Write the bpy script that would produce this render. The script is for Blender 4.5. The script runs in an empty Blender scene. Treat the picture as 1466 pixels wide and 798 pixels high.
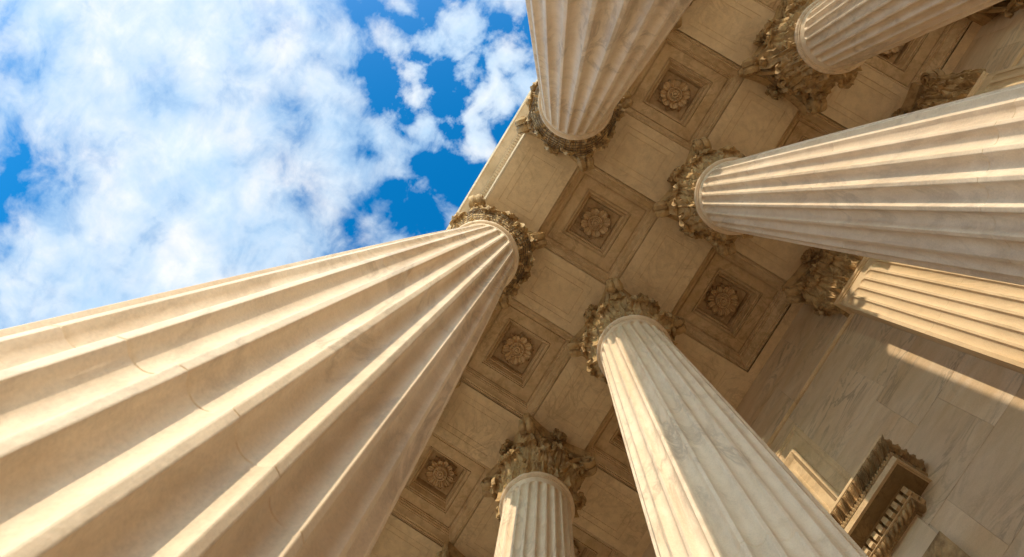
import bpy, bmesh, math, random
from math import sin, cos, pi, sqrt, radians, atan2, floor, exp
from mathutils import Vector, Matrix
random.seed(7)
scene = bpy.context.scene
COL = scene.collection

# ------------------------------------------------------------------ layout (metres; z = 0 is the camera's height)
S, R = 3.90, 3.852            # column spacing along the row (x) and between the rows (y)
def XK(k): return k * S - (0.10 if k < 0 else 0.0)     # the centre bay is a little wider
ZF = -1.55                    # portico floor
ZA, ZS = 12.23, 14.345        # top of shaft, soffit of the beams
YW, YP = 7.19, 6.82           # wall face, pilaster face
HB = 0.75                     # half width of a beam soffit
JOINTS = (1.63, 4.25, 6.88, 9.48)
SUN_AZ, SUN_EL = (0.648, -0.762), radians(9.8)

# ------------------------------------------------------------------ camera
cam = bpy.data.cameras.new('camera')
cam.sensor_width = 36.0
cam.lens = 820.14 / 1466 * 36
cam.shift_x = -4.77 / 1466
cam.shift_y = -96.5 / 1466
cam.clip_end = 5000
cam.clip_start = 0.05
cam.dof.use_dof = True
cam.dof.focus_distance = 13.0
cam.dof.aperture_fstop = 5.6
co = bpy.data.objects.new('camera', cam)
COL.objects.link(co)
MR = ((0.52013312, 0.85174196, 0.06322314), (-0.85291485, 0.52186922, -0.0137395), (-0.04469672, -0.04677758, 0.99790484))
co.matrix_world = Matrix(((MR[0][0], -MR[1][0], -MR[2][0], 1.792), (MR[0][1], -MR[1][1], -MR[2][1], 0.679),
                          (MR[0][2], -MR[1][2], -MR[2][2], 0.0), (0, 0, 0, 1)))
scene.camera = co

# ------------------------------------------------------------------ sky and sun
def N(nt, typ, **kw):
    n = nt.nodes.new(typ)
    for k, v in kw.items():
        if k.startswith('i_'):
            n.inputs[int(k[2:])].default_value = v
        else:
            setattr(n, k, v)
    return n
def mathn(nt, op, a, b=None, clamp=False):
    n = nt.nodes.new('ShaderNodeMath'); n.operation = op; n.use_clamp = clamp
    for i, s in enumerate((a, b)):
        if s is None: continue
        if isinstance(s, (int, float)): n.inputs[i].default_value = s
        else: nt.links.new(s, n.inputs[i])
    return n.outputs[0]
def ramp(nt, fac, stops, mode='LINEAR'):
    n = nt.nodes.new('ShaderNodeValToRGB'); r = n.color_ramp; r.interpolation = mode
    while len(r.elements) < len(stops): r.elements.new(0.5)
    for e, (p, c) in zip(r.elements, stops):
        e.position = p; e.color = (c, c, c, 1) if isinstance(c, (int, float)) else (*c, 1)
    nt.links.new(fac, n.inputs[0]); return n.outputs[0]
def mix(nt, fac, a, b, typ='MIX'):
    n = nt.nodes.new('ShaderNodeMix'); n.data_type = 'RGBA'; n.blend_type = typ
    for s, i in ((fac, 0), (a, 6), (b, 7)):
        if isinstance(s, (int, float)): n.inputs[i].default_value = s
        elif isinstance(s, tuple): n.inputs[i].default_value = (*s, 1)
        else: nt.links.new(s, n.inputs[i])
    return n.outputs[2]
def noise(nt, vec, scale, detail=4, rough=0.5, dist=0.0):
    n = nt.nodes.new('ShaderNodeTexNoise'); n.inputs['Scale'].default_value = scale
    n.inputs['Detail'].default_value = detail; n.inputs['Roughness'].default_value = rough
    n.inputs['Distortion'].default_value = dist
    nt.links.new(vec, n.inputs['Vector']); return n.outputs['Fac']

world = bpy.data.worlds.new('World'); scene.world = world; world.use_nodes = True
wt = world.node_tree; wt.nodes.clear()
sky = N(wt, 'ShaderNodeTexSky', sky_type='NISHITA', sun_disc=False, sun_elevation=SUN_EL,
        sun_rotation=atan2(SUN_AZ[0], SUN_AZ[1]), air_density=1.0, dust_density=0.4, ozone_density=2.0)
blue = mix(wt, 1.0, sky.outputs[0], (0.04, 2.5, 4.0), 'MULTIPLY')
geo = N(wt, 'ShaderNodeTexCoord')
sep = N(wt, 'ShaderNodeSeparateXYZ'); wt.links.new(geo.outputs['Generated'], sep.inputs[0])
zz = mathn(wt, 'MAXIMUM', sep.outputs[2], 0.06)
uu = mathn(wt, 'DIVIDE', sep.outputs[0], zz); vv = mathn(wt, 'DIVIDE', sep.outputs[1], zz)
cmb = N(wt, 'ShaderNodeCombineXYZ'); wt.links.new(uu, cmb.inputs[0]); wt.links.new(vv, cmb.inputs[1])
UV = cmb.outputs[0]
def blob(cx, cy, rad, amp):            # a gap (amp < 0) or a bank (amp > 0) in the cloud layer
    a = mathn(wt, 'SUBTRACT', uu, cx); b = mathn(wt, 'SUBTRACT', vv, cy)
    d2 = mathn(wt, 'ADD', mathn(wt, 'MULTIPLY', a, a), mathn(wt, 'MULTIPLY', b, b))
    return mathn(wt, 'MULTIPLY', mathn(wt, 'POWER', 2.718, mathn(wt, 'MULTIPLY', d2, -1.0 / rad ** 2)), amp)
n1 = noise(wt, UV, 4.2, 9, 0.55, 0.35)
n2 = noise(wt, UV, 12.5, 8, 0.58, 0.4)
n3 = noise(wt, UV, 34.0, 5, 0.6, 0.3)
cov = mathn(wt, 'ADD', mathn(wt, 'ADD', mathn(wt, 'MULTIPLY', n1, 0.52), mathn(wt, 'MULTIPLY', n2, 0.38)), mathn(wt, 'MULTIPLY', n3, 0.10))
for b in ((0.01, -0.27, 0.06, -0.08), (-0.05, -0.165, 0.05, -0.12), (-0.13, -0.20, 0.06, -0.12), (0.04, -0.36, 0.05, -0.10), (0.20, -0.19, 0.05, -0.07), (0.10, -0.21, 0.03, -0.07),
          (0.085, -0.10, 0.05, -0.12), (0.10, -0.45, 0.06, -0.07), (-0.20, -0.40, 0.06, -0.03), (-0.23, -0.28, 0.05, -0.09), (-0.50, -0.90, 0.09, -0.10), (-0.22, -0.74, 0.07, -0.04),
          (0.14, -0.33, 0.05, 0.14), (0.186, -0.255, 0.035, 0.10), (0.065, -0.226, 0.028, 0.09), (0.135, -0.155, 0.045, 0.12), (0.0, -0.17, 0.03, 0.07), (-0.27, -0.31, 0.05, 0.07),
          (-0.06, -0.31, 0.06, 0.10), (-0.12, -0.40, 0.09, 0.09), (-0.17, -0.60, 0.20, 0.12), (-0.50, -0.58, 0.22, 0.15), (-0.18, -0.92, 0.2, 0.10), (0.0, -0.72, 0.18, 0.07), (-0.42, -0.42, 0.12, 0.06)):
    cov = mathn(wt, 'ADD', cov, blob(*b))
puffs = mathn(wt, 'MULTIPLY', mathn(wt, 'SUBTRACT', noise(wt, UV, 13.0, 8, 0.55, 0.2), 0.515), blob(0.09, -0.24, 0.18, 1.5))
cov = mathn(wt, 'ADD', cov, puffs)
dens = ramp(wt, cov, ((0.425, 0.0), (0.47, 0.24), (0.53, 0.60), (0.61, 0.86), (0.76, 1.0)))
shade = noise(wt, UV, 6.0, 7, 0.58, 0.3)
ccol = ramp(wt, mathn(wt, 'ADD', mathn(wt, 'MULTIPLY', shade, 0.75), mathn(wt, 'MULTIPLY', n2, 0.25)), ((0.40, (5.2, 7.2, 9.3)), (0.53, (7.2, 8.4, 9.5)), (0.64, (9.5, 9.6, 9.7))))
skyc = mix(wt, dens, blue, ccol)
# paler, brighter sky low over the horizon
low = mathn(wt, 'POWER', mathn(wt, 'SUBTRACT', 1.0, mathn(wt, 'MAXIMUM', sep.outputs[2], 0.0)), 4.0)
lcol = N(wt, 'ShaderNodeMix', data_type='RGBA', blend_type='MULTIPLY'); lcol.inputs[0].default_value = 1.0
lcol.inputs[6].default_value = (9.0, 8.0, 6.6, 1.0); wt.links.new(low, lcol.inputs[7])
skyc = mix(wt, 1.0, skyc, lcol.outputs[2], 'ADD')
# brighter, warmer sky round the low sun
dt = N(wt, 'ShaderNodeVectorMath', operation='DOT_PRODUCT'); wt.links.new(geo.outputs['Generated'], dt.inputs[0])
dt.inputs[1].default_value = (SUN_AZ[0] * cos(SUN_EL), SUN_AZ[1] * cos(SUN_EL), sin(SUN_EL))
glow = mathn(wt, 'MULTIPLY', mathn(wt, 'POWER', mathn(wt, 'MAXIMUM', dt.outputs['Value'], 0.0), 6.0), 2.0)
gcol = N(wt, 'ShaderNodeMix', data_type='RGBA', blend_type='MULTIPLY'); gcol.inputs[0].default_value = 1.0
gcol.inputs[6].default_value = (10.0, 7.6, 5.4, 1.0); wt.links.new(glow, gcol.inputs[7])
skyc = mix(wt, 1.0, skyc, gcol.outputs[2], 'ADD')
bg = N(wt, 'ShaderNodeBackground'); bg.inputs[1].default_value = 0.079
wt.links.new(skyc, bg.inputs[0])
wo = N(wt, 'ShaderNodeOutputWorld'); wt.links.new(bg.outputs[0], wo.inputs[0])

sl = bpy.data.lights.new('sun', 'SUN'); sl.energy = 2.6; sl.angle = radians(0.55); sl.color = (1.0, 0.84, 0.63)
so = bpy.data.objects.new('sun', sl); COL.objects.link(so)
so.location = (30, -40, 30)
so.rotation_euler = Vector((-SUN_AZ[0] * cos(SUN_EL), -SUN_AZ[1] * cos(SUN_EL), -sin(SUN_EL))).to_track_quat('-Z', 'Y').to_euler()

scene.view_settings.view_transform = 'Standard'
scene.view_settings.look = 'None'
scene.view_settings.exposure = 0.50
scene.view_settings.gamma = 1.0
scene.view_settings.use_curve_mapping = False
scene.cycles.max_bounces = 8
scene.cycles.diffuse_bounces = 6

# ------------------------------------------------------------------ materials
def marble(name, base, vein, blotch, rough=0.5, scale=1.0, bump=0.15, vein_amt=0.6, stretch=(1, 1, 1), dirt=None, tone=False):
    m = bpy.data.materials.new(name); m.use_nodes = True; nt = m.node_tree
    bsdf = nt.nodes['Principled BSDF']
    tc = nt.nodes.new('ShaderNodeTexCoord'); oi = nt.nodes.new('ShaderNodeObjectInfo')
    off = nt.nodes.new('ShaderNodeVectorMath'); off.operation = 'SCALE'; off.inputs[0].default_value = (37.0, 91.0, 53.0)
    nt.links.new(oi.outputs['Random'], off.inputs['Scale'])
    add = nt.nodes.new('ShaderNodeVectorMath'); add.operation = 'ADD'
    nt.links.new(tc.outputs['Object'], add.inputs[0]); nt.links.new(off.outputs[0], add.inputs[1])
    vec = add.outputs[0]
    if tone:                                   # each ashlar block has its own tint and its own run of veins
        at = nt.nodes.new('ShaderNodeAttribute'); at.attribute_name = 'tone'
        sc2 = nt.nodes.new('ShaderNodeVectorMath'); sc2.operation = 'SCALE'; sc2.inputs[0].default_value = (61.0, 17.0, 83.0)
        nt.links.new(at.outputs['Fac'], sc2.inputs['Scale'])
        ad2 = nt.nodes.new('ShaderNodeVectorMath'); ad2.operation = 'ADD'
        nt.links.new(vec, ad2.inputs[0]); nt.links.new(sc2.outputs[0], ad2.inputs[1]); vec = ad2.outputs[0]
    mp = nt.nodes.new('ShaderNodeMapping'); mp.inputs['Scale'].default_value = tuple(s * scale for s in stretch)
    if tone:
        mp.inputs['Rotation'].default_value = (0, 0.45, 0)
    nt.links.new(vec, mp.inputs[0]); v = mp.outputs[0]
    a = noise(nt, v, 1.1, 6, 0.6, 0.6)
    c = mix(nt, ramp(nt, a, ((0.38, 0.0), (0.66, 1.0))), base, blotch)
    w = noise(nt, v, 1.6, 7, 0.62, 1.6)
    line = mathn(nt, 'ABSOLUTE', mathn(nt, 'SUBTRACT', w, 0.5))
    vmask = ramp(nt, line, ((0.0, 1.0), (0.012, 0.75), (0.05, 0.0)))
    gate = ramp(nt, noise(nt, v, 0.9, 3, 0.5), ((0.42, 0.0), (0.62, 1.0)))
    vm = mathn(nt, 'MULTIPLY', mathn(nt, 'MULTIPLY', vmask, gate), vein_amt)
    c = mix(nt, vm, c, vein)
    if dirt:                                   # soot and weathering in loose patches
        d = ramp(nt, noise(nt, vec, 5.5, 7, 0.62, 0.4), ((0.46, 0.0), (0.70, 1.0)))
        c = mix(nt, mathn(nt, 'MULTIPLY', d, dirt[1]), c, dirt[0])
    if tone:
        c = mix(nt, 1.0, c, ramp(nt, at.outputs['Fac'], ((0.0, 0.92), (0.5, 0.97), (1.0, 1.02))), 'MULTIPLY')
    grain = mathn(nt, 'ADD', mathn(nt, 'MULTIPLY', noise(nt, vec, 70.0, 3, 0.6), 0.5), mathn(nt, 'MULTIPLY', noise(nt, v, 7.0, 6, 0.65, 0.8), 0.5))
    c = mix(nt, 1.0, c, ramp(nt, grain, ((0.34, 0.86), (0.5, 0.98), (0.62, 1.05))), 'MULTIPLY')
    tint = ramp(nt, oi.outputs['Random'], ((0.0, (0.94, 0.92, 0.89)), (1.0, (1.04, 1.03, 1.01))))
    c = mix(nt, 1.0, c, tint, 'MULTIPLY')
    nt.links.new(c, bsdf.inputs['Base Color'])
    rn = ramp(nt, noise(nt, vec, 9.0, 4), ((0.3, rough - 0.08), (0.7, rough + 0.12)))
    nt.links.new(rn, bsdf.inputs['Roughness'])
    bsdf.inputs['Specular IOR Level'].default_value = 0.3
    if bump:
        bp = nt.nodes.new('ShaderNodeBump'); bp.inputs['Strength'].default_value = bump; bp.inputs['Distance'].default_value = 0.02
        h = mathn(nt, 'ADD', noise(nt, vec, 14.0, 8, 0.65), mathn(nt, 'MULTIPLY', noise(nt, vec, 2.2, 3), 1.5))
        nt.links.new(h, bp.inputs['Height']); nt.links.new(bp.outputs[0], bsdf.inputs['Normal'])
    return m
M_SHAFT = marble('column_marble', (0.80, 0.665, 0.515), (0.37, 0.285, 0.21), (0.69, 0.53, 0.37), 0.45, 0.9, 0.22, 0.6, (1, 1, 0.35), dirt=((0.52, 0.38, 0.24), 0.25))
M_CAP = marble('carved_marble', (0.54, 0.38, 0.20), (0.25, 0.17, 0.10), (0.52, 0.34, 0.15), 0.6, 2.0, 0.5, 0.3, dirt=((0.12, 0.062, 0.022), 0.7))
M_PIL = marble('pilaster_marble', (0.74, 0.57, 0.37), (0.38, 0.27, 0.16), (0.62, 0.45, 0.26), 0.5, 0.9, 0.2, 0.5, (1, 1, 0.35))
M_BELL = marble('shaded_bell_marble', (0.36, 0.24, 0.12), (0.15, 0.09, 0.04), (0.24, 0.15, 0.07), 0.7, 2.0, 0.4, 0.3, dirt=((0.08, 0.05, 0.025), 0.8))  # bell colour darkened to paint in crevice shade behind the leaves
M_CEIL = marble('ceiling_marble', (0.88, 0.70, 0.46), (0.40, 0.27, 0.14), (0.80, 0.62, 0.39), 0.55, 0.8, 0.2, 0.38, (1, 1, 1), dirt=((0.52, 0.36, 0.19), 0.3))
M_COF = marble('coffer_marble', (0.76, 0.58, 0.36), (0.34, 0.21, 0.10), (0.64, 0.46, 0.25), 0.55, 1.0, 0.2, 0.5, dirt=((0.36, 0.22, 0.09), 0.4))
M_WALL = marble('wall_marble', (0.79, 0.64, 0.465), (0.36, 0.28, 0.20), (0.67, 0.49, 0.30), 0.42, 0.75, 0.12, 0.75, (0.5, 1, 1.9), tone=True)
M_TRIM = marble('trim_marble', (0.76, 0.58, 0.36), (0.30, 0.20, 0.12), (0.64, 0.46, 0.26), 0.55, 1.2, 0.25, 0.4)
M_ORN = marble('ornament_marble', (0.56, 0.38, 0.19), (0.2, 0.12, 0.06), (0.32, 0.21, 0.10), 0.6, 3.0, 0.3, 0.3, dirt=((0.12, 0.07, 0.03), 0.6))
M_DARK = marble('dark_brown_marble', (0.30, 0.20, 0.09), (0.14, 0.085, 0.035), (0.22, 0.14, 0.055), 0.6, 2.0, 0.2, 0.6)  # darker brown marble for the soffit of the door cornice
M_ENT = marble('entablature_marble', (0.82, 0.69, 0.52), (0.36, 0.28, 0.19), (0.60, 0.49, 0.34), 0.5, 0.8, 0.2, 0.35)
M_PAVE = marble('portico_paving', (0.62, 0.49, 0.33), (0.42, 0.33, 0.22), (0.54, 0.42, 0.27), 0.5, 0.5, 0.1, 0.3)
M_FLOOR = marble('floor_marble', (0.84, 0.67, 0.46), (0.56, 0.44, 0.30), (0.78, 0.60, 0.40), 0.5, 0.5, 0.1, 0.3)
def simple(name, col, rough=0.5, metal=0.0):
    m = bpy.data.materials.new(name); m.use_nodes = True; nt = m.node_tree
    b = nt.nodes['Principled BSDF']; b.inputs['Roughness'].default_value = rough; b.inputs['Metallic'].default_value = metal
    tc = nt.nodes.new('ShaderNodeTexCoord')
    c = mix(nt, noise(nt, tc.outputs['Object'], 6.0, 5), tuple(x * 0.8 for x in col), tuple(x * 1.2 for x in col))
    nt.links.new(c, b.inputs['Base Color']); return m
M_BRONZE = simple('dark_bronze', (0.10, 0.065, 0.035), 0.45, 0.8)
M_NET = simple('net_cord', (0.16, 0.11, 0.06), 0.8)

# ------------------------------------------------------------------ mesh helpers
def mesh(name, verts, faces, mat, smooth=None):
    me = bpy.data.meshes.new(name); me.from_pydata(verts, [], faces); me.materials.append(mat); me.validate(); me.update()
    bm = bmesh.new(); bm.from_mesh(me); bmesh.ops.remove_doubles(bm, verts=bm.verts, dist=1e-5)
    bmesh.ops.recalc_face_normals(bm, faces=bm.faces); bm.to_mesh(me); bm.free()
    if smooth is not None:
        me.shade_smooth(); me.set_sharp_from_angle(angle=radians(smooth))
    return me
def obj(name, me, parent=None, loc=(0, 0, 0), rot=(0, 0, 0), scale=(1, 1, 1)):
    o = bpy.data.objects.new(name, me); COL.objects.link(o); o.parent = parent
    o.location = loc; o.rotation_euler = rot; o.scale = scale; return o
def tag(o, label, cat, group=None):
    o['label'] = label; o['category'] = cat; o['kind'] = 'thing'
    if group: o['group'] = group
    return o
def thing(name, label, cat, loc=(0, 0, 0), group=None):
    return tag(obj(name, None, None, loc), label, cat, group)
def struct(o):
    o['kind'] = 'structure'; return o
class MB:
    def __init__(s): s.v, s.f = [], []
    def add(s, v, f):
        n = len(s.v); s.v += [tuple(p) for p in v]; s.f += [tuple(i + n for i in q) for q in f]; return s
    def grid(s, rows, close_u=False, close_v=False):
        nr, nc = len(rows), len(rows[0]); n = len(s.v)
        for r in rows: s.v += [tuple(p) for p in r]
        for i in range(nr if close_v else nr - 1):
            for j in range(nc if close_u else nc - 1):
                a, b = i % nr, (i + 1) % nr; c, d = j, (j + 1) % nc
                s.f.append((n + a * nc + c, n + a * nc + d, n + b * nc + d, n + b * nc + c))
        return s
    def box(s, x0, x1, y0, y1, z0, z1):
        v = [(x, y, z) for z in (z0, z1) for y in (y0, y1) for x in (x0, x1)]
        return s.add(v, [(0, 2, 3, 1), (4, 5, 7, 6), (0, 1, 5, 4), (2, 6, 7, 3), (0, 4, 6, 2), (1, 3, 7, 5)])
    def lathe(s, prof, n=64, a0=0.0, a1=2 * pi):
        full = abs(a1 - a0 - 2 * pi) < 1e-6
        m = n if full else n + 1
        return s.grid([[(r * cos(a0 + (a1 - a0) * k / n), r * sin(a0 + (a1 - a0) * k / n), z) for k in range(m)] for r, z in prof], close_u=full)
    def extrude(s, prof, x0, x1, cap=True, m0=0.0, m1=0.0, yref=0.0):
        """profile of (y, z) swept along x; m0 / m1 mitre the ends (x shifts by m * (y - yref))"""
        n = len(s.v); k = len(prof)
        s.v += [(x0 + m0 * (y - yref), y, z) for y, z in prof] + [(x1 + m1 * (y - yref), y, z) for y, z in prof]
        for i in range(k - 1): s.f.append((n + i, n + i + 1, n + k + i + 1, n + k + i))
        if cap: s.f += [tuple(range(n, n + k)), tuple(range(n + 2 * k - 1, n + k - 1, -1))]
        return s
    def build(s, name, mat, smooth=None): return mesh(name, s.v, s.f, mat, smooth)

# ------------------------------------------------------------------ ground and floor
o = struct(obj('ground', MB().add([(-3000, -3000, -6.2), (3000, -3000, -6.2), (3000, 3000, -6.2), (-3000, 3000, -6.2)], [(0, 1, 2, 3)]).build('ground', M_FLOOR)))
X0, X1 = -4.5 * S, 3.95 * S
pf = MB().box(X0 - 1, X1 + 1, -1.7, 30, ZF - 4.6, ZF)
struct(obj('portico_floor', pf.build('portico_floor', M_PAVE)))
st = MB()
for i in range(30):
    st.box(X0 - 1, X1 + 1, -1.7 - 0.36 * (i + 1), -1.7 - 0.36 * i - 0.002, -6.19, ZF - 0.15 * (i + 1))
struct(obj('front_steps', st.build('front_steps', M_FLOOR)))

# ------------------------------------------------------------------ column: shaft, base, astragal, capital
def radius(z):
    u = min(max(z / ZA, -0.1), 1.0)
    return 0.7247 + (0.8036 - 0.7247) * (1 - u) + 0.029 * 4 * u * (1 - u)
def shaft_mesh():
    NF, SEG = 24, 18
    hw = radians(15.0) * 0.40                     # half the angle of a flute
    zt, zb = ZA - 0.20, ZF + 1.15
    zs = set()
    n = 36
    for i in range(n + 1): zs.add(round(zb + (zt - zb) * i / n, 4))
    for i in range(9):
        d = 0.085 * (1 - cos(pi / 2 * i / 8))
        zs.add(round(zt - d, 4)); zs.add(round(zb + d, 4))
    for z in JOINTS:
        for d in (-0.005, -0.0025, 0.0025, 0.005): zs.add(round(z + d, 4))
    zs |= {ZA - 0.13, ZA - 0.05, zb - 0.08}
    zs = sorted(zs)
    rows = []
    ang = []
    for k in range(NF):
        c = 2 * pi * (k + 0.5) / NF
        ts = [-1.0 + 2.0 * i / (SEG - 4) for i in range(SEG - 3)]          # across the flute
        ang += [(c + t * hw, t) for t in ts]
        ang += [(c + hw + (radians(15) - 2 * hw) * f, None) for f in (0.06, 0.25, 0.5, 0.75, 0.94)]
    for z in zs:
        r = radius(z); w = r * hw
        if z > ZA - 0.12: r += 0.02 * (z - (ZA - 0.13)) / 0.08
        g = 0.0035 if any(abs(z - j) < 0.004 for j in JOINTS) else 0.0
        row = []
        for a, t in ang:
            d = 0.0
            if t is not None:
                e = 0.0
                if z > zt - 0.085: e = min((z - (zt - 0.085)) / 0.085, 1.0)
                if z < zb + 0.085: e = min(((zb + 0.085) - z) / 0.085, 1.0)
                q = 1 - t * t - e * e
                if q > 0: d = 0.82 * w * q ** 0.62
            rr = r - d - g - (0.0025 if t is not None and abs(t) > 0.99 else 0.0)
            row.append((rr * cos(a), rr * sin(a), z))
        rows.append(row)
    return MB().grid(rows, close_u=True).build('shaft', M_SHAFT, 48)
def torus_prof(r, z, h, n=8): return [(r + h * cos(-pi / 2 + pi * i / n), z + h * sin(-pi / 2 + pi * i / n)) for i in range(n + 1)]
def base_mesh():
    z = ZF
    b = MB().box(-1.12, 1.12, -1.12, 1.12, z, z + 0.28)
    prof = [(0.0, z + 0.281), (0.98, z + 0.281)] + torus_prof(0.98, z + 0.42, 0.135) + [(0.94, z + 0.57), (0.90, z + 0.64), (0.90, z + 0.72), (0.93, z + 0.76)] + torus_prof(0.90, z + 0.85, 0.085) + [(0.87, z + 0.95), (0.84, z + 1.0), (0.815, z + 1.075)]
    return b.lathe(prof, 72).build('base', M_SHAFT, 35)
def astragal_mesh():
    prof = [(0.735, ZA - 0.055), (0.768, ZA - 0.05), (0.768, ZA - 0.015)] + torus_prof(0.765, ZA + 0.038, 0.05, 10) + [(0.72, ZA + 0.09)]
    return MB().lathe(prof, 96).build('astragal', M_SHAFT, 40)
CH = ZS - ZA
def abacus_outline(n=14, corner=1.0, mid=0.86, ch=0.085):
    pts = []
    for q in range(4):
        a = q * pi / 2
        for i in range(n + 1):
            t = -1 + 2 * i / n
            x = t * (corner - ch); y = mid + (corner - mid) * t * t
            pts.append((x * cos(a) + y * sin(a), -x * sin(a) + y * cos(a)))
    return pts
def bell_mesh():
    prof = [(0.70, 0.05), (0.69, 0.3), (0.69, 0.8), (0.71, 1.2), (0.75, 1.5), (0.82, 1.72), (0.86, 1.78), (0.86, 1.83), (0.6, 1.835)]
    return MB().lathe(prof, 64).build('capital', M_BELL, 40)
def abacus_mesh():
    m = MB(); levels = [(0.93, 1.83), (0.945, 1.90), (0.965, 1.93), (0.965, 1.955), (1.0, 1.99), (1.0, CH - 0.003)]
    rows = [[(x * f, y * f, z) for x, y in abacus_outline()] for f, z in levels]
    m.grid(rows, close_u=True)
    k = len(rows[0]); m.f.append(tuple(range(k))); n = len(m.v) - k; m.f.append(tuple(range(n, n + k)))
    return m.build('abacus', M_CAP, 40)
def leaf_mesh(name, h, w, curl, reach, mat=None, nv=26, nu=14, lobes=4, thick=0.045, lean=0.0):
    """an acanthus leaf standing on the bell at angle 0 (radial = +x): spine path then a tip that curls out and over"""
    path = []
    for i in range(nv + 1):
        v = i / nv
        if v < 0.68:
            t = v / 0.68
            path.append((0.015 + (0.07 + lean) * t ** 2 + 0.065 * t ** 5, h * 0.86 * t))
        else:
            t = (v - 0.68) / 0.32; a = t * radians(225)
            path.append((0.15 + lean + curl * (1 - cos(a)) * reach, h * 0.86 + curl * sin(a) * 1.15))
    m = MB(); rows = []
    for i in range(nv + 1):
        v = i / nv
        env = (0.72 + 0.42 * sin(pi * min(v / 0.75, 1.0))) * (1.0 if v < 0.7 else max(0.16, sqrt(max(0, 1 - ((v - 0.7) / 0.31) ** 2))))
        saw = 0.68 + 0.32 * abs(sin(pi * (v * lobes + 0.15))) ** 0.6
        fine = 1.0 + 0.06 * sin(2 * pi * v * lobes * 4)
        hw = w * 0.5 * env * saw * fine
        x, z = path[i]
        x2, z2 = path[min(i + 1, nv)]; x1, z1 = path[max(i - 1, 0)]
        tx, tz = x2 - x1, z2 - z1; L = sqrt(tx * tx + tz * tz) or 1; nx, nz = tz / L, -tx / L
        row = []
        for j in range(nu + 1):
            u = -1 + 2 * j / nu
            rel = 0.035 * exp(-(u / 0.13) ** 2) + 0.026 * cos(abs(u) * pi * 4.0 - v * 3.0) * (1 - 0.3 * abs(u)) + 0.055 * u * u * (0.3 + v)
            rel += 0.02 * abs(sin(pi * (v * lobes + 0.15 + 0.5 * abs(u)))) * abs(u)
            y = u * hw
            rb = 0.69 + x + nx * rel
            a = y / 0.74
            row.append((rb * cos(a), rb * sin(a), z + nz * rel - 0.10 * hw * abs(u) * (v > 0.5)))
        rows.append(row)
    m.grid(rows)
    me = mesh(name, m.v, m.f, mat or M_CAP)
    bm = bmesh.new(); bm.from_mesh(me); bmesh.ops.solidify(bm, geom=bm.faces[:], thickness=thick); bmesh.ops.recalc_face_normals(bm, faces=bm.faces); bm.to_mesh(me); bm.free()
    me.shade_smooth(); me.set_sharp_from_angle(angle=radians(50)); return me
def sweep(path, sizes, up=None, nseg=20, rib=0.13):
    """rounded tube along a path with a (width, height) per point"""
    rows = []
    for i, p in enumerate(path):
        p = Vector(p); a = Vector(path[max(i - 1, 0)]); b = Vector(path[min(i + 1, len(path) - 1)])
        t = (b - a).normalized(); u = up - t * t.dot(up); u.normalize(); w = t.cross(u)
        f = [1 + rib * cos(10 * pi * k / nseg) for k in range(nseg)]
        rows.append([tuple(p + u * sizes[i][0] * f[k] * cos(2 * pi * k / nseg) + w * sizes[i][1] * f[k] * sin(2 * pi * k / nseg)) for k in range(nseg)])
    m = MB().grid(rows, close_u=True); n = len(rows)
    m.f += [tuple(range(nseg)), tuple(range((n - 1) * nseg, n * nseg))]
    return m
def volute_mesh(side):
    """one scroll of a corner pair (corner on the +x axis of the part): rises from the bell and curls under the abacus corner"""
    path, sizes = [], []
    a0 = radians(27) * side
    for i in range(14):
        t = i / 13
        a = a0 * (1 - t) ** 0.9 + radians(2.4) * side; r = 0.78 + 0.40 * t ** 1.6; z = 0.85 + 0.86 * t ** 0.8
        path.append((r * cos(a), r * sin(a), z)); sizes.append((0.040 + 0.030 * t, 0.035 + 0.022 * t))
    c = path[-1]; n = 40
    R0 = 0.20
    for i in range(1, n + 1):
        t = i / n; a = pi / 2 - t * 2 * pi * 1.75; rr = R0 * (1 - 0.78 * t)
        path.append((c[0] + 0.02 + rr * cos(a), side * (0.075 + 0.05 * t), c[2] - R0 + rr * sin(a)))
        sizes.append((0.080, 0.050 * (1 - 0.5 * t)))
    m = sweep(path, sizes, Vector((0, 1, 0)))
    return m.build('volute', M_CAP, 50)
def helix_mesh(side):
    path, sizes = [], []
    for i in range(10):
        t = i / 9; a = radians(24) * side * (1 - t) + radians(5.5) * side; r = 0.79 + 0.08 * t; z = 0.9 + 0.72 * t ** 0.85
        path.append((r * cos(a), r * sin(a), z)); sizes.append((0.022, 0.022))
    c = path[-1]; n = 24
    for i in range(1, n + 1):
        t = i / n; a = pi / 2 + side * 0 - t * 2 * pi * 1.4; rr = 0.085 * (1 - 0.75 * t)
        aa = atan2(c[1], c[0]) - side * rr * cos(a) / 0.88
        path.append((0.885 * cos(aa), 0.885 * sin(aa), c[2] - 0.085 + rr * sin(a))); sizes.append((0.034, 0.022 * (1 - 0.5 * t)))
    return sweep(path, sizes, Vector((1, 0, 0))).build('helix', M_CAP, 50)
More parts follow.
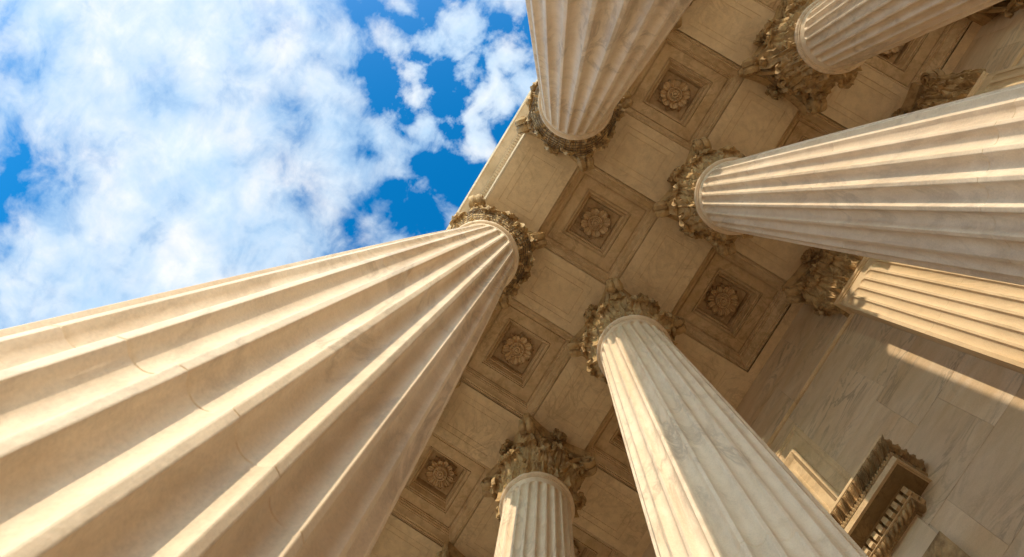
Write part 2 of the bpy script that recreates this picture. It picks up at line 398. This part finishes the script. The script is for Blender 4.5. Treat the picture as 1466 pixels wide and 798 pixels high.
def flower(name, petals, rad, depth, mat, rings=2, seed=0):
    """a carved rosette facing -z, centre at the origin; built as petals, sepals and a beaded eye"""
    m = MB(); rnd = random.Random(seed)
    def petal(a, r0, r1, hw, z0, lift, n=8, k=8):
        rows = []
        for i in range(n + 1):
            t = i / n; r = r0 + (r1 - r0) * t
            w = hw * ((0.62 + 0.38 * sin(pi / 2 * t / 0.6)) if t < 0.6 else sqrt(max(0.0, 1 - ((t - 0.6) / 0.4) ** 2)))
            row = []
            for j in range(k + 1):
                u = -1 + 2 * j / k
                z = z0 - lift * (0.35 + 0.65 * sin(pi * t * 0.62)) + 0.35 * lift * (1 - u * u) * (t > 0.05) + 0.10 * lift * cos(3 * pi * u)
                x, y = r - 0.06 * rad * u * u * t, u * w
                row.append((x * cos(a) - y * sin(a), x * sin(a) + y * cos(a), z))
            rows.append(row)
        m.grid(rows)
        top = [[(x, y, z + 0.035) for x, y, z in r] for r in rows]
        m.grid(top)
        m.grid([[r[0] for r in rows], [r[0] for r in top]]); m.grid([[r[-1] for r in rows], [r[-1] for r in top]])
        m.grid([rows[-1], top[-1]])
    for i in range(petals):
        a = 2 * pi * (i + 0.5) / petals
        petal(a, rad * 0.5, rad * 1.08, rad * 0.14, 0.02, depth * 0.5, 5, 4)
    for i in range(petals):
        a = 2 * pi * i / petals + rnd.uniform(-.03, .03)
        petal(a, rad * 0.30, rad * (1.0 + rnd.uniform(-.04, .03)), rad * 2.30 / petals, -0.01, depth, 10, 8)
    prof = [(rad * 0.47, -depth * 0.30), (rad * 0.46, -depth * 1.0), (rad * 0.42, -depth * 1.15), (rad * 0.38, -depth * 1.1), (rad * 0.37, -depth * 0.75), (rad * 0.24, -depth * 0.7), (rad * 0.235, -depth * 1.2), (rad * 0.20, -depth * 1.3), (rad * 0.15, -depth * 1.25), (rad * 0.145, -depth * 0.95), (rad * 0.10, -depth * 0.95), (rad * 0.095, -depth * 1.4), (rad * 0.05, -depth * 1.5), (0.0, -depth * 1.5)]
    m.lathe(prof, 32)
    for i in range(12):
        a = 2 * pi * i / 12; cx, cy = rad * 0.305 * cos(a), rad * 0.305 * sin(a)
        m.grid([[(cx + rad * 0.062 * sin(p) * cos(q), cy + rad * 0.062 * sin(p) * sin(q), -depth * 0.72 - rad * 0.09 * cos(p)) for q in [2 * pi * c / 8 for c in range(8)]] for p in [0.05, 0.5, 1.0, 1.57]], close_u=True)
    return m.build(name, mat, 45)

ME_SHAFT, ME_BASE, ME_AST, ME_BELL, ME_ABA = shaft_mesh(), base_mesh(), astragal_mesh(), bell_mesh(), abacus_mesh()
ME_LEAF1 = leaf_mesh('acanthus_leaf', 0.78, 0.50, 0.105, 1.3)
ME_LEAF2 = leaf_mesh('acanthus_leaf', 1.24, 0.48, 0.11, 1.3)
ME_LEAF3 = leaf_mesh('caulis_leaf', 1.52, 0.30, 0.07, 1.3, nv=24, nu=8)
ME_LEAF4 = leaf_mesh('corner_leaf', 1.52, 0.30, 0.075, 1.3, nv=24, nu=8, lean=0.20)
ME_VOL = {1: volute_mesh(1), -1: volute_mesh(-1)}
ME_HEL = {1: helix_mesh(1), -1: helix_mesh(-1)}
ME_FLE = flower('fleuron', 6, 0.21, 0.13, M_CAP)

def make_column(label, group, loc, spin):
    rv = random.Random(spin + 50 * int(loc[1] > 1))
    def wear(): a = rv.uniform(0.97, 1.05); return (a, a * rv.uniform(0.9, 1.1), rv.uniform(0.93, 1.06))
    t = thing('column', label, 'column', (loc[0], loc[1], ZF), group)
    sh = (0, 0, -ZF)
    obj('base', ME_BASE, t, sh)
    obj('shaft', ME_SHAFT, t, sh, (0, 0, radians(15 * spin)))
    obj('astragal', ME_AST, t, sh)
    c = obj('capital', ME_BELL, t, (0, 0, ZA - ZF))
    obj('abacus', ME_ABA, c)
    for k in range(8):
        a = k * pi / 4
        obj('acanthus_leaf', ME_LEAF1, c, (0, 0, 0.06), (0, 0, a + pi / 8 + rv.uniform(-.03, .03)), wear())
        obj('acanthus_leaf', ME_LEAF2, c, (0, 0, 0.05), (0, 0, a + rv.uniform(-.03, .03)), wear())
        obj('caulis_leaf', ME_LEAF3, c, (0, 0, 0.04), (0, 0, a + pi / 8))
    for q in range(4):
        obj('corner_leaf', ME_LEAF4, c, (0, 0, 0.03), (0, 0, pi / 4 + q * pi / 2))
        for s in (1, -1):
            obj('volute', ME_VOL[s], c, (0, 0, 0), (0, 0, pi / 4 + q * pi / 2))
            obj('helix', ME_HEL[s], c, (0, 0, 0), (0, 0, q * pi / 2))
        a = q * pi / 2
        obj('fleuron', ME_FLE, c, (0.90 * cos(a), 0.90 * sin(a), 1.93), (0, radians(-90), a))
    return t
LAB = {(0, 0): 'huge fluted marble column sweeping across the lower left against the sky',
       (1, 0): 'large fluted marble column of the outer row entering from the top edge beside the sky',
       (-1, 0): 'outer row column almost wholly hidden behind the huge lower left column',
       (2, 0): 'outer row column showing only capital leaves behind the large column at the top edge',
       (1, 1): 'broad fluted marble column running to the right edge in front of the yellow sunlit pilaster',
       (0, 1): 'inner row column lit on its left flutes and grey elsewhere, partly hiding the doorway',
       (-1, 1): 'short looking fluted column with its whole carved capital in view at the bottom centre',
       (-2, 1): 'inner row column with only a bit of its capital showing at the bottom edge',
       (2, 1): 'fluted marble column in the upper right corner with a shaded round neck'}
for k in range(-4, 4):
    for row in (0, 1):
        far = 'one of the outer row columns standing outside the view' if row == 0 else 'one of the inner row columns standing outside the view'
        make_column(LAB.get((k, row), far), 'fluted columns of the portico', (XK(k), row * R), (k * 7 + row * 3) % 24)

# bird netting on the two outer capitals
def net_mesh():
    m = MB(); na, nz = 46, 11
    def P(a, t):
        z = 0.12 + 1.66 * t
        c = max(abs(cos(a)), abs(sin(a)))
        ro = 0.80 + 0.13 * t + (1 / c - 1) * 0.52 * t ** 1.2 + 0.11 * sin(pi * t) + 0.012 * sin(9 * a + 7 * t)
        return Vector((ro * cos(a), ro * sin(a), z))
    def wire(pts, closed=False, h=0.008):
        n = len(pts); rows = []
        for i in range(n):
            a = pts[(i - 1) % n] if closed or i else pts[0]; b = pts[(i + 1) % n] if closed or i < n - 1 else pts[-1]
            t = (b - a).normalized(); u = Vector((pts[i].x, pts[i].y, 0)).normalized(); w = t.cross(u).normalized()
            rows.append([tuple(pts[i] + u * h * cx + w * h * cy) for cx, cy in ((1, 0), (0, 1), (-1, 0), (0, -1))])
        m.grid(rows, close_u=True, close_v=closed)
    for i in range(na): wire([P(2 * pi * i / na, j / 14) for j in range(15)])
    for j in range(nz + 1): wire([P(2 * pi * i / 96, j / nz) for i in range(96)], True)
    return m.build('bird_net', M_NET)
ME_NET = net_mesh()
for k, lab in ((0, 'dark bird netting wrapped round the capital of the huge lower left column'), (1, 'dark bird netting wrapped round the capital of the outer column at the top edge')):
    tag(obj('bird_net', ME_NET, None, (k * S, 0, ZA)), lab, 'net', 'bird nets on the outer capitals')

# ------------------------------------------------------------------ ceiling: beams with sunk panels, coffers with rosettes
def frame_loops(m, hx, hy, loops, cx=0, cy=0, z0=0, close=True):
    """nested rectangles (inset, dz) bridged into a stepped moulding"""
    rows = []
    for d, dz in loops:
        x, y = hx - d, hy - d
        rows.append([(cx - x, cy - y, z0 + dz), (cx + x, cy - y, z0 + dz), (cx + x, cy + y, z0 + dz), (cx - x, cy + y, z0 + dz)])
    m.grid(rows, close_u=True)
    if close:
        n = len(m.v); m.f.append((n - 4, n - 3, n - 2, n - 1))
PANEL = [(0, 0), (0.002, 0.012), (0.010, 0.012), (0.012, 0.002), (0.03, 0.004), (0.15, 0.004), (0.152, 0.016), (0.160, 0.016), (0.165, 0.006), (0.19, 0.008)]
def beam_mesh(hx, hy, px, py, z=0):
    """beam piece centred on the origin, soffit at z = 0; the panel (half px, py) is sunk in it"""
    m = MB()
    frame_loops(m, hx, hy, [(0, 0)], close=False)
    v = [(-hx, -hy, 0), (hx, -hy, 0), (hx, hy, 0), (-hx, hy, 0), (-px, -py, 0), (px, -py, 0), (px, py, 0), (-px, py, 0)]
    m.add(v, [(0, 1, 5, 4), (1, 2, 6, 5), (2, 3, 7, 6), (3, 0, 4, 7)])
    frame_loops(m, px, py, PANEL)
    m.add([(-hx, -hy, 0), (hx, -hy, 0), (hx, hy, 0), (-hx, hy, 0), (-hx, -hy, 1.2), (hx, -hy, 1.2), (hx, hy, 1.2), (-hx, hy, 1.2)],
          [(0, 1, 5, 4), (1, 2, 6, 5), (2, 3, 7, 6), (3, 0, 4, 7), (4, 5, 6, 7)])
    return m
def tile(m, name, mat): return m.build(name, mat, 30)
ceil = thing('portico_ceiling', 'warm brown coffered marble ceiling of the portico with square coffers and carved rosettes', 'ceiling', (0, 0, ZS))
ME_BX = tile(beam_mesh(S / 2, HB, 0.80, 0.50), 'soffit_beam', M_CEIL)
ME_BY = tile(beam_mesh(HB, (R - 2 * HB) / 2, 0.52, 0.72), 'soffit_beam', M_CEIL)
cx_, cy_ = S / 2 - HB, R / 2 - HB
COFFER = [(0, 0.0), (0.0, 0.05), (0.018, 0.055), (0.018, 0.03), (0.022, 0.03), (0.024, 0.075), (0.05, 0.075), (0.055, 0.13), (0.085, 0.14), (0.10, 0.19), (0.135, 0.25), (0.175, 0.28), (0.18, 0.31), (0.205, 0.315), (0.21, 0.37), (0.235, 0.38), (0.24, 0.43), (0.258, 0.435), (0.260, 0.475), (0.276, 0.475), (0.278, 0.44),
          (0.54, 0.44), (0.542, 0.49), (0.558, 0.49), (0.560, 0.44), (0.582, 0.44), (0.583, 0.50), (0.61, 0.51), (0.625, 0.57), (0.645, 0.61), (0.648, 0.66), (0.675, 0.665), (0.678, 0.72), (0.695, 0.74), (0.70, 0.89), (0.702, 0.94), (0.72, 0.94), (0.722, 0.91)]
cm = MB(); frame_loops(cm, cx_, cy_, COFFER); ME_COFFER = cm.build('coffer', M_COF, 25)
ROS = [flower('rosette', n, 0.42, d, M_TRIM, seed=n) for n, d in ((8, 0.15), (8, 0.17), (12, 0.14), (9, 0.15))]
for k in range(-5, 4):
    x = (XK(k) + XK(k + 1)) / 2; wd = ((XK(k + 1) - XK(k)) / S, 1, 1)
    for y in (0.0, R): obj('soffit_beam', ME_BX, ceil, (x, y, 0), scale=wd)
    for j in (0, 1):
        c = obj('coffer', ME_COFFER, ceil, (x, R * (j + 0.5), 0), scale=((XK(k + 1) - XK(k) - 2 * HB) / (S - 2 * HB), 1, 1))
        obj('rosette', ROS[(k + 2 * j) % 4], c, (0, 0, 0.895), (0, 0, 0.13 * k + 0.2))
for k in range(-4, 5):
    for j in (0, 1): obj('soffit_beam', ME_BY, ceil, (XK(k), R * (j + 0.5), 0))
obj('wall_beam', MB().box(-4.5 * S, 4.5 * S - 0.6, 2 * R - HB, YW + 0.2, 0, 1.2).build('wall_beam', M_CEIL), ceil)
obj('roof_slab', MB().box(-4.5 * S, 4.5 * S - 0.6, -0.7, 12, 1.21, 1.8).build('roof_slab', M_CEIL), ceil)

# ------------------------------------------------------------------ entablature over the outer row
ent = thing('entablature', 'pale marble entablature and cornice along the edge of the roof against the sky', 'entablature', (0, -HB, ZS))
EX0, EX1 = -4.5 * S, 3.55 * S
def prism(name, prof, mat, parent, x0=EX0, x1=EX1, smooth=30):
    return obj(name, MB().extrude(prof, x0, x1).build(name, mat, smooth), parent)
prism('architrave', [(-0.002, 0.0), (-0.05, 0.0), (-0.05, 0.02), (-0.02, 0.05), (-0.02, 0.42), (-0.05, 0.44), (-0.05, 0.85), (-0.08, 0.88), (-0.12, 0.94), (-0.19, 1.0), (-0.19, 1.06), (-0.002, 1.06)], M_ENT, ent)
prism('frieze', [(-0.002, 1.062), (-0.06, 1.062), (-0.06, 2.2), (-0.002, 2.2)], M_ENT, ent)
prism('bed_moulding', [(-0.002, 2.202), (-0.10, 2.202), (-0.14, 2.25), (-0.20, 2.29), (-0.26, 2.31), (-0.30, 2.33), (-0.30, 2.40), (-0.002, 2.40)], M_ENT, ent)
dm = MB(); p = 0.09; n = int((EX1 - EX0) / p)
for i in range(n): dm.box(EX0 + i * p, EX0 + i * p + 0.058, -0.46, -0.28, 2.345, 2.52)
obj('dentil_course', dm.build('dentil_course', M_ENT), ent)
prism('corona', [(-0.002, 2.402), (-0.40, 2.402), (-0.42, 2.522), (-0.50, 2.524), (-0.52, 2.56), (-0.77, 2.56), (-0.77, 2.54), (-0.795, 2.54), (-0.795, 2.86), (-0.82, 2.88), (-0.84, 2.95), (-0.88, 3.02), (-0.91, 3.06), (-0.91, 3.12), (-0.002, 3.12)], M_ENT, ent)

# ------------------------------------------------------------------ wall: ashlar blocks, string course, panel, door
wall = thing('wall', 'back wall of veined grey beige marble blocks behind the columns', 'wall', (0, YW, ZF))
DX = -1.95                                    # centre of the doorway
DW, DZ = 2.72, 7.15                           # half width and head height of the opening (inside the architrave)
def ashlar():
    rnd = random.Random(3); V, F, T = [], [], []
    zs = [ZF]
    levels = [0.2, 1.4, 2.55, 3.7, 4.75, 5.8, 6.85, 7.9, 9.03, 10.17, 11.45, 12.16, 13.25, ZS + 0.2]
    zs += levels; g = 0.0035
    for r in range(len(zs) - 1):
        z0, z1 = zs[r], zs[r + 1]; x = EX0 + rnd.uniform(-2.0, 0)
        while x < EX1 + 1:
            L = rnd.choice((1.5, 1.9, 2.3, 2.7)); x2 = x + L
            cuts = [(x, x2)]
            if z0 < DZ: 
                cuts = []
                if x < DX - DW: cuts.append((x, min(x2, DX - DW)))
                if x2 > DX + DW: cuts.append((max(x, DX + DW), x2))
            for a, b in cuts:
                if b - a < 0.05: continue
                n = len(V); zt = z1
                for (xx, zz_, yy) in ((a, z0, 0.007), (b, z0, 0.007), (b, zt, 0.007), (a, zt, 0.007), (a + g, z0 + g, 0), (b - g, z0 + g, 0), (b - g, zt - g, 0), (a + g, zt - g, 0)):
                    V.append((xx, yy, zz_ - ZF))
                F.extend([(n, n + 1, n + 5, n + 4), (n + 1, n + 2, n + 6, n + 5), (n + 2, n + 3, n + 7, n + 6), (n + 3, n, n + 4, n + 7), (n + 4, n + 5, n + 6, n + 7)])
                tone = rnd.random(); T.extend([tone] * 8)
            x = x2
    me = bpy.data.meshes.new('block_facing'); me.from_pydata(V, [], F); me.materials.append(M_WALL)
    at = me.attributes.new('tone', 'FLOAT', 'POINT')
    for i, t in enumerate(T): at.data[i].value = t
    me.update(); return me
wb = obj('block_facing', ashlar(), wall)
core = MB(); core.box(EX0, DX - DW - 0.01, 0.014, 0.6, 0, ZS - ZF); core.box(DX + DW + 0.01, EX1, 0.014, 0.6, 0, ZS - ZF); core.box(DX - DW - 0.01, DX + DW + 0.01, 0.014, 0.6, DZ + 0.02 - ZF, ZS - ZF)
obj('core', core.build('core', M_WALL), wall)
def wprism(name, prof, x0, x1, mat, m0=0, m1=0, yref=0, smooth=30):
    """profile given as (depth out of the wall, z)"""
    return obj(name, MB().extrude([(-d, z - ZF) for d, z in prof], x0, x1, True, m0, m1, yref).build(name, mat, smooth), wall)
wprism('string_course', [(-0.01, 12.17), (0.02, 12.17), (0.025, 12.19), (0.045, 12.20), (0.055, 12.225), (0.045, 12.25), (0.02, 12.255), (0.015, 12.275), (-0.01, 12.275)], EX0, EX1, M_TRIM)

# panel above the door: raised fillet frame outside, gold-toned moulded frame and sunk field inside
def wframe(name, x0, x1, z0, z1, loops, mat, close=False):
    m = MB(); rows = []
    for d, out in loops:
        rows.append([(x0 + d, -out, z0 + d - ZF), (x1 - d, -out, z0 + d - ZF), (x1 - d, -out, z1 - d - ZF), (x0 + d, -out, z1 - d - ZF)])
    m.grid(rows, close_u=True)
    if close: n = len(m.v); m.f.append((n - 4, n - 3, n - 2, n - 1))
    return obj(name, m.build(name, mat, 30), wall)
px = 0.54 - DX
wframe('panel_border', DX - px, DX + px, 8.4, 11.80, [(0, -0.005), (0, 0.022), (0.03, 0.026), (0.04, 0.008), (0.09, 0.008), (0.10, 0.024), (0.125, 0.024), (0.135, 0.003), (0.36, 0.003)], M_TRIM)
px = 0.19 - DX
wframe('sunk_panel', DX - px, DX + px, 8.4, 11.36, [(0, -0.003), (0, 0.05), (0.03, 0.075), (0.07, 0.08), (0.10, 0.05), (0.14, 0.02), (0.15, 0.006), (0.30, 0.006), (0.31, 0.02), (0.34, 0.02), (0.35, 0.008), (0.40, 0.008)], M_TRIM, True)

# cornice over the door (right end at x = 1.39, mitred back to the wall)
door = thing('door_surround', 'carved marble door surround with leaf cornice, dentils and egg moulding on the back wall', 'doorway', (DX, YW, ZF))
HX = 1.39 - DX
def dprism(name, prof, mat, hx, smooth=30):
    """mouldings run along the front and return to the wall at both ends; prof = (depth, z), hx = half length at depth hd"""
    m = MB(); rows = []
    for d, z in prof:
        e = HX - (0.69 - d)
        rows.append([(-e, 0.0, z - ZF), (-e, -d, z - ZF), (e, -d, z - ZF), (e, 0.0, z - ZF)])
    m.grid(rows)
    return obj(name, m.build(name, mat, smooth), door)
dprism('cornice_fillet', [(0.0, 8.64), (0.66, 8.61), (0.69, 8.61), (0.69, 8.565), (0.655, 8.55)], M_TRIM, HX)
def run(hx_at, fn, ns, prof_n):
    """ornamented moulding: fn(s, v) -> (depth, z, extra) along the front and both returns"""
    m = MB()
    e = lambda d: HX - (0.69 - d)
    rows = []
    L = HX * 2; n = ns
    for v in range(prof_n + 1):
        row = []
        for i in range(n + 1):
            s = L * i / n; d, z = fn(s, v / prof_n)
            t = i / n
            row.append((-e(d) + 2 * e(d) * t, -d, z - ZF))
        rows.append(row)
    m.grid(rows)
    for sg in (-1, 1):
        rows = []
        for v in range(prof_n + 1):
            row = []
            d0, _ = fn(0.0, v / prof_n)
            for i in range(61):
                s = 0.69 * i / 60; d, z = fn(s, v / prof_n)
                y = -d0 * (1 - i / 60)
                row.append((sg * e(d), y, z - ZF))
            rows.append(row)
        m.grid(rows)
    return m
def leaf_fn(s, v):
    p = 0.135; q = (s / p) % 1.0 - 0.5
    d = 0.675 - 0.085 * v + 0.02 * sin(2 * pi * v); z = 8.555 - 0.15 * v
    body = max(0.0, 1 - (abs(q) / (0.47 - 0.25 * (1 - v) ** 2)) ** 2.4)
    rel = 0.04 * body * (0.3 + 0.7 * sin(pi * min(1, v * 1.05 + 0.05)))
    rel += 0.014 * cos(2 * pi * (abs(q) * 5 - v * 1.6)) * (0.4 + body) + 0.012 * exp(-(q / 0.06) ** 2)
    return d + rel, z - 0.7 * rel
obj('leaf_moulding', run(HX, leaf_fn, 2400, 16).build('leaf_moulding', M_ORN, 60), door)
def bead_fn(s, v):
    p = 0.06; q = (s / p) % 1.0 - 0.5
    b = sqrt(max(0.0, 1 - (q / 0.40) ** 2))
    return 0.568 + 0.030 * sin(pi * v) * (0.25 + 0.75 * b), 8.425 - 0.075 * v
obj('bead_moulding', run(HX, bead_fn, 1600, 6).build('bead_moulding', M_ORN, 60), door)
dprism('bead_fillet', [(0.57, 8.445), (0.585, 8.44), (0.585, 8.428), (0.566, 8.424)], M_TRIM, HX)
dprism('corona', [(0.55, 8.352), (0.562, 8.35), (0.557, 8.345), (0.557, 8.25), (0.53, 8.25), (0.53, 8.27), (0.5, 8.27)], M_TRIM, HX)
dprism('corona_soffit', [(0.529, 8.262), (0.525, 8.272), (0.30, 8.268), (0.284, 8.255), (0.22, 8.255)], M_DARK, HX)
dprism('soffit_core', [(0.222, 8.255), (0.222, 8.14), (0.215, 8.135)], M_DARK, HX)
dn = MB(); e = HX - (0.69 - 0.284); p = 0.125; n = int(2 * e / p)
for i in range(n + 1):
    xx = -e + (2 * e - 0.08) * i / n; dn.box(xx, xx + 0.08, -0.284, -0.224, 8.135 - ZF, 8.252 - ZF)
for sg in (-1, 1):
    for i in range(2):
        a = -0.215 + 0.108 * i
        dn.box(min(sg * (e - .07), sg * e), max(sg * (e - .07), sg * e), a + 0.02, a + 0.095, 8.135 - ZF, 8.252 - ZF)
obj('dentil_course', dn.build('dentil_course', M_TRIM, 30), door)
dprism('dentil_fillet', [(0.22, 8.135), (0.238, 8.133), (0.238, 8.118), (0.215, 8.116)], M_TRIM, HX)
def egg_fn(s, v):
    p = 0.125; q = (s / p) % 1.0 - 0.5
    d = 0.217 - 0.11 * v; z = 8.118 - 0.035 * v ** 0.7
    egg = max(0.0, 1 - (q / 0.36) ** 2 - ((v - 0.45) / 0.48) ** 2)
    dart = exp(-((abs(q) - 0.5) / 0.05) ** 2) * (0.1 < v < 0.95)
    return d + 0.012 * sqrt(egg), z - 0.04 * sqrt(egg) - 0.02 * dart
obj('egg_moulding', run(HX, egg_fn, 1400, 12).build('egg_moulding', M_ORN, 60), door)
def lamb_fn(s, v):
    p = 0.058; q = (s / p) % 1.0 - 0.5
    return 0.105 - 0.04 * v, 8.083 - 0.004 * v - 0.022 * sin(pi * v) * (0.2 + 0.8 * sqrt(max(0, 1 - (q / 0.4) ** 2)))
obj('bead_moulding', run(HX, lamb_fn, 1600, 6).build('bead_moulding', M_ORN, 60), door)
dprism('frieze', [(0.066, 8.078), (0.045, 8.076), (0.045, 7.3), (0.0, 7.3)], M_WALL, HX)
# carved architrave round the opening
jx0, jx1 = 0.40 - DX, 0.80 - DX
def arch(name, f, n):
    m = MB(); rows = []
    zt = 7.60
    for v in range(13):
        t = v / 12
        row = []
        ex = jx1 - (jx1 - jx0) * t; top = zt - (jx1 - jx0) * t
        path = [(-ex, ZF)] + [(-ex, ZF + (top - ZF) * i / n) for i in range(1, n)] + [(-ex + 2 * ex * i / n, top) for i in range(n + 1)] + [(ex, top - (top - ZF) * i / n) for i in range(1, n + 1)]
        for i, (x, z) in enumerate(path): row.append((x, -f(i * 0.031, t), z - ZF))
        rows.append(row)
    m.grid(rows); return m.build(name, M_ORN, 50)
def arch_fn(s, t):
    if t < 0.1: return 0.10
    q = (s / 0.24) % 1 - 0.5
    return 0.10 - 0.05 * t + (0.05 * sin(pi * min(1, max(0, (t - .1) / .75))) * (0.4 + 0.6 * cos(pi * q)) + 0.012 * cos(2 * pi * q * 6 + 4 * t) if t < 0.85 else 0.0)
obj('architrave', arch('architrave', arch_fn, 240), door)
for s in (-1, 1):
    lf = MB().box(min(0.005 * s, s * DW), max(0.005 * s, s * DW), 0.35, 0.45, 0, DZ - ZF)
    d_ = obj('door_leaf', lf.build('door_leaf', M_BRONZE), door)
    for i in range(4):
        pm = MB(); a, b = sorted((s * 0.3, s * (DW - 0.3))); z0 = 0.3 + i * 2.08
        frame_loops(pm, (b - a) / 2, 0.9, [(0, 0), (0.0, 0.03), (0.08, 0.05), (0.12, 0.01)])
        o = obj('door_panel', pm.build('door_panel', M_BRONZE, 30), d_, ((a + b) / 2, 0.349, z0 + 0.92), (radians(90), 0, 0))

# ------------------------------------------------------------------ pilasters on the wall
def pilaster_shaft():
    m = MB(); z0, z1 = ZF + 1.1, ZA - 0.05; yb = YW - YP
    zt = ZA - 0.27; zb = ZF + 1.3; hwf = 0.086; pitch = 0.213
    zl = set([z0, z1, zt, zb]); 
    for i in range(9): d = 0.085 * (1 - cos(pi / 2 * i / 8)); zl.add(zt - d); zl.add(zb + d)
    for j in JOINTS: zl |= {j - 0.008, j - 0.003, j + 0.003, j + 0.008}
    for i in range(14): zl.add(zb + 0.2 + (zt - zb - 0.4) * i / 13)
    zl = sorted(zl); xs = [(-0.79, None)]
    for k in range(-3, 4):
        for i in range(15): t = -1 + 2 * i / 14; xs.append((k * pitch + t * hwf, t))
    xs.append((0.79, None)); rows = []
    for z in zl:
        g = 0.004 if any(abs(z - j) < 0.006 for j in JOINTS) else 0
        row = [(-0.79, 0.02, z - ZF)]
        for x, t in xs:
            d = 0
            if t is not None:
                e = 0
                if z > zt - 0.085: e = min((z - zt + 0.085) / 0.085, 1)
                if z < zb + 0.085: e = min((zb + 0.085 - z) / 0.085, 1)
                q = 1 - t * t - e * e
                if q > 0: d = 0.5 * hwf * sqrt(q)
            row.append((x, -yb + d + g, z - ZF))
        row.append((0.79, 0.02, z - ZF)); rows.append(row)
    m.grid(rows); return m.build('shaft', M_PIL, 28)
def flat_leaf(name, h, w, curl):
    """acanthus leaf of the round capital laid out flat: x across, -y out, z up"""
    src = leaf_mesh(name, h, w, curl, 1.25)
    for v in src.vertices:
        r = sqrt(v.co.x ** 2 + v.co.y ** 2); a = atan2(v.co.y, v.co.x)
        v.co = (a * 0.74, -(r - 0.69), v.co.z)
    src.update(); return src
ME_PS = pilaster_shaft()
def around(d, zlist):       # a U-shaped moulding round the pilaster
    m = MB(); rows = []
    for out, z in zlist:
        x = 0.79 + out; y = YW - YP + out
        rows.append([(-x, 0.02, z), (-x, -y, z), (x, -y, z), (x, 0.02, z)])
    m.grid(rows); return m
ME_PA = around(0, [(0.0, ZA - 0.06 - ZF), (0.02, ZA - 0.05 - ZF), (0.025, ZA - 0.02 - ZF)] + [(0.02 + 0.045 * cos(-pi / 2 + pi * i / 8), ZA + 0.03 - ZF + 0.045 * sin(-pi / 2 + pi * i / 8)) for i in range(9)] + [(-0.03, ZA + 0.08 - ZF)]).build('astragal', M_TRIM, 40)
ME_PB = around(0, [(0.3, 0), (0.3, 0.3), (0.2, 0.3), (0.26, 0.36), (0.26, 0.5), (0.2, 0.56), (0.1, 0.62), (0.1, 0.74), (0.16, 0.78), (0.16, 0.88), (0.08, 0.92), (0.02, 1.05), (0, 1.1)]).build('base', M_SHAFT, 40)
pc = MB(); hx, yb = 0.77, YW - YP - 0.02
rows = []
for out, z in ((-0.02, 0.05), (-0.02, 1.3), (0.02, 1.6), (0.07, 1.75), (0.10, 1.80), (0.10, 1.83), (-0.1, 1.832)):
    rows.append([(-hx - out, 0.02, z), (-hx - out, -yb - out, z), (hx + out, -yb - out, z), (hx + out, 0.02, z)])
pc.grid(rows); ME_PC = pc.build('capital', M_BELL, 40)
pa = MB(); rows = []
for f, z in ((0.0, 1.83), (0.02, 1.90), (0.04, 1.94), (0.04, 1.96), (0.075, 2.0), (0.075, CH - 0.003)):
    row = [(-0.93 - f, 0.02, z), (-0.93 - f, -yb - 0.17 - f, z)]
    for i in range(13):
        t = -1 + 2 * i / 12; row.append((t * (0.85 + f), -yb - 0.12 - f - 0.13 * t * t, z))
    row += [(0.93 + f, -yb - 0.17 - f, z), (0.93 + f, 0.02, z)]; rows.append(row)
pa.grid(rows); k = len(rows[0]); pa.f.append(tuple(range(k))); pa.f.append(tuple(range(5 * k, 6 * k)))
ME_PAB = pa.build('abacus', M_CAP, 40)
FL1, FL2, FL3 = flat_leaf('acanthus_leaf', 0.80, 0.52, 0.085), flat_leaf('acanthus_leaf', 1.30, 0.50, 0.095), flat_leaf('caulis_leaf', 1.56, 0.3, 0.07)
def pilaster(k, label):
    t = thing('pilaster', label, 'pilaster', (k * S, YW, ZF), 'fluted pilasters on the back wall')
    obj('base', ME_PB, t); obj('shaft', ME_PS, t); obj('astragal', ME_PA, t)
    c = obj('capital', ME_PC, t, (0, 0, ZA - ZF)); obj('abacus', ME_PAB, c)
    for x in (-0.55, 0.0, 0.55): obj('acanthus_leaf', FL1, c, (x, -yb, 0.05))
    for x in (-0.80, -0.28, 0.28, 0.80): obj('acanthus_leaf', FL2, c, (x * 0.95, -yb, 0.05))
    for x in (-0.55, 0.0, 0.55): obj('caulis_leaf', FL3, c, (x, -yb, 0.05))
    for sg in (-1, 1):
        obj('acanthus_leaf', FL1, c, (sg * (hx - 0.01), -0.16, 0.05), (0, 0, sg * pi / 2))
        obj('acanthus_leaf', FL2, c, (sg * (hx - 0.01), -0.04, 0.05), (0, 0, sg * pi / 2))
        for s in (1, -1):
            o = obj('volute', ME_VOL[s], c, (sg * (hx - 0.66), -yb + 0.66, 0), (0, 0, -pi / 4 if sg > 0 else -3 * pi / 4))
        obj('helix', ME_HEL[sg], c, (0, -yb + 0.80, 0), (0, 0, -pi / 2))
    obj('fleuron', ME_FLE, c, (0, -yb - 0.16, 1.93), (radians(-90), 0, 0))
    return t
PL = {1: 'sunlit yellow fluted pilaster on the back wall below a dark carved capital', 2: 'mostly hidden fluted pilaster with a dark capital, in the top right corner'}
for k in (1, 2, 3): pilaster(k, PL.get(k, 'fluted wall pilaster standing outside the view'))
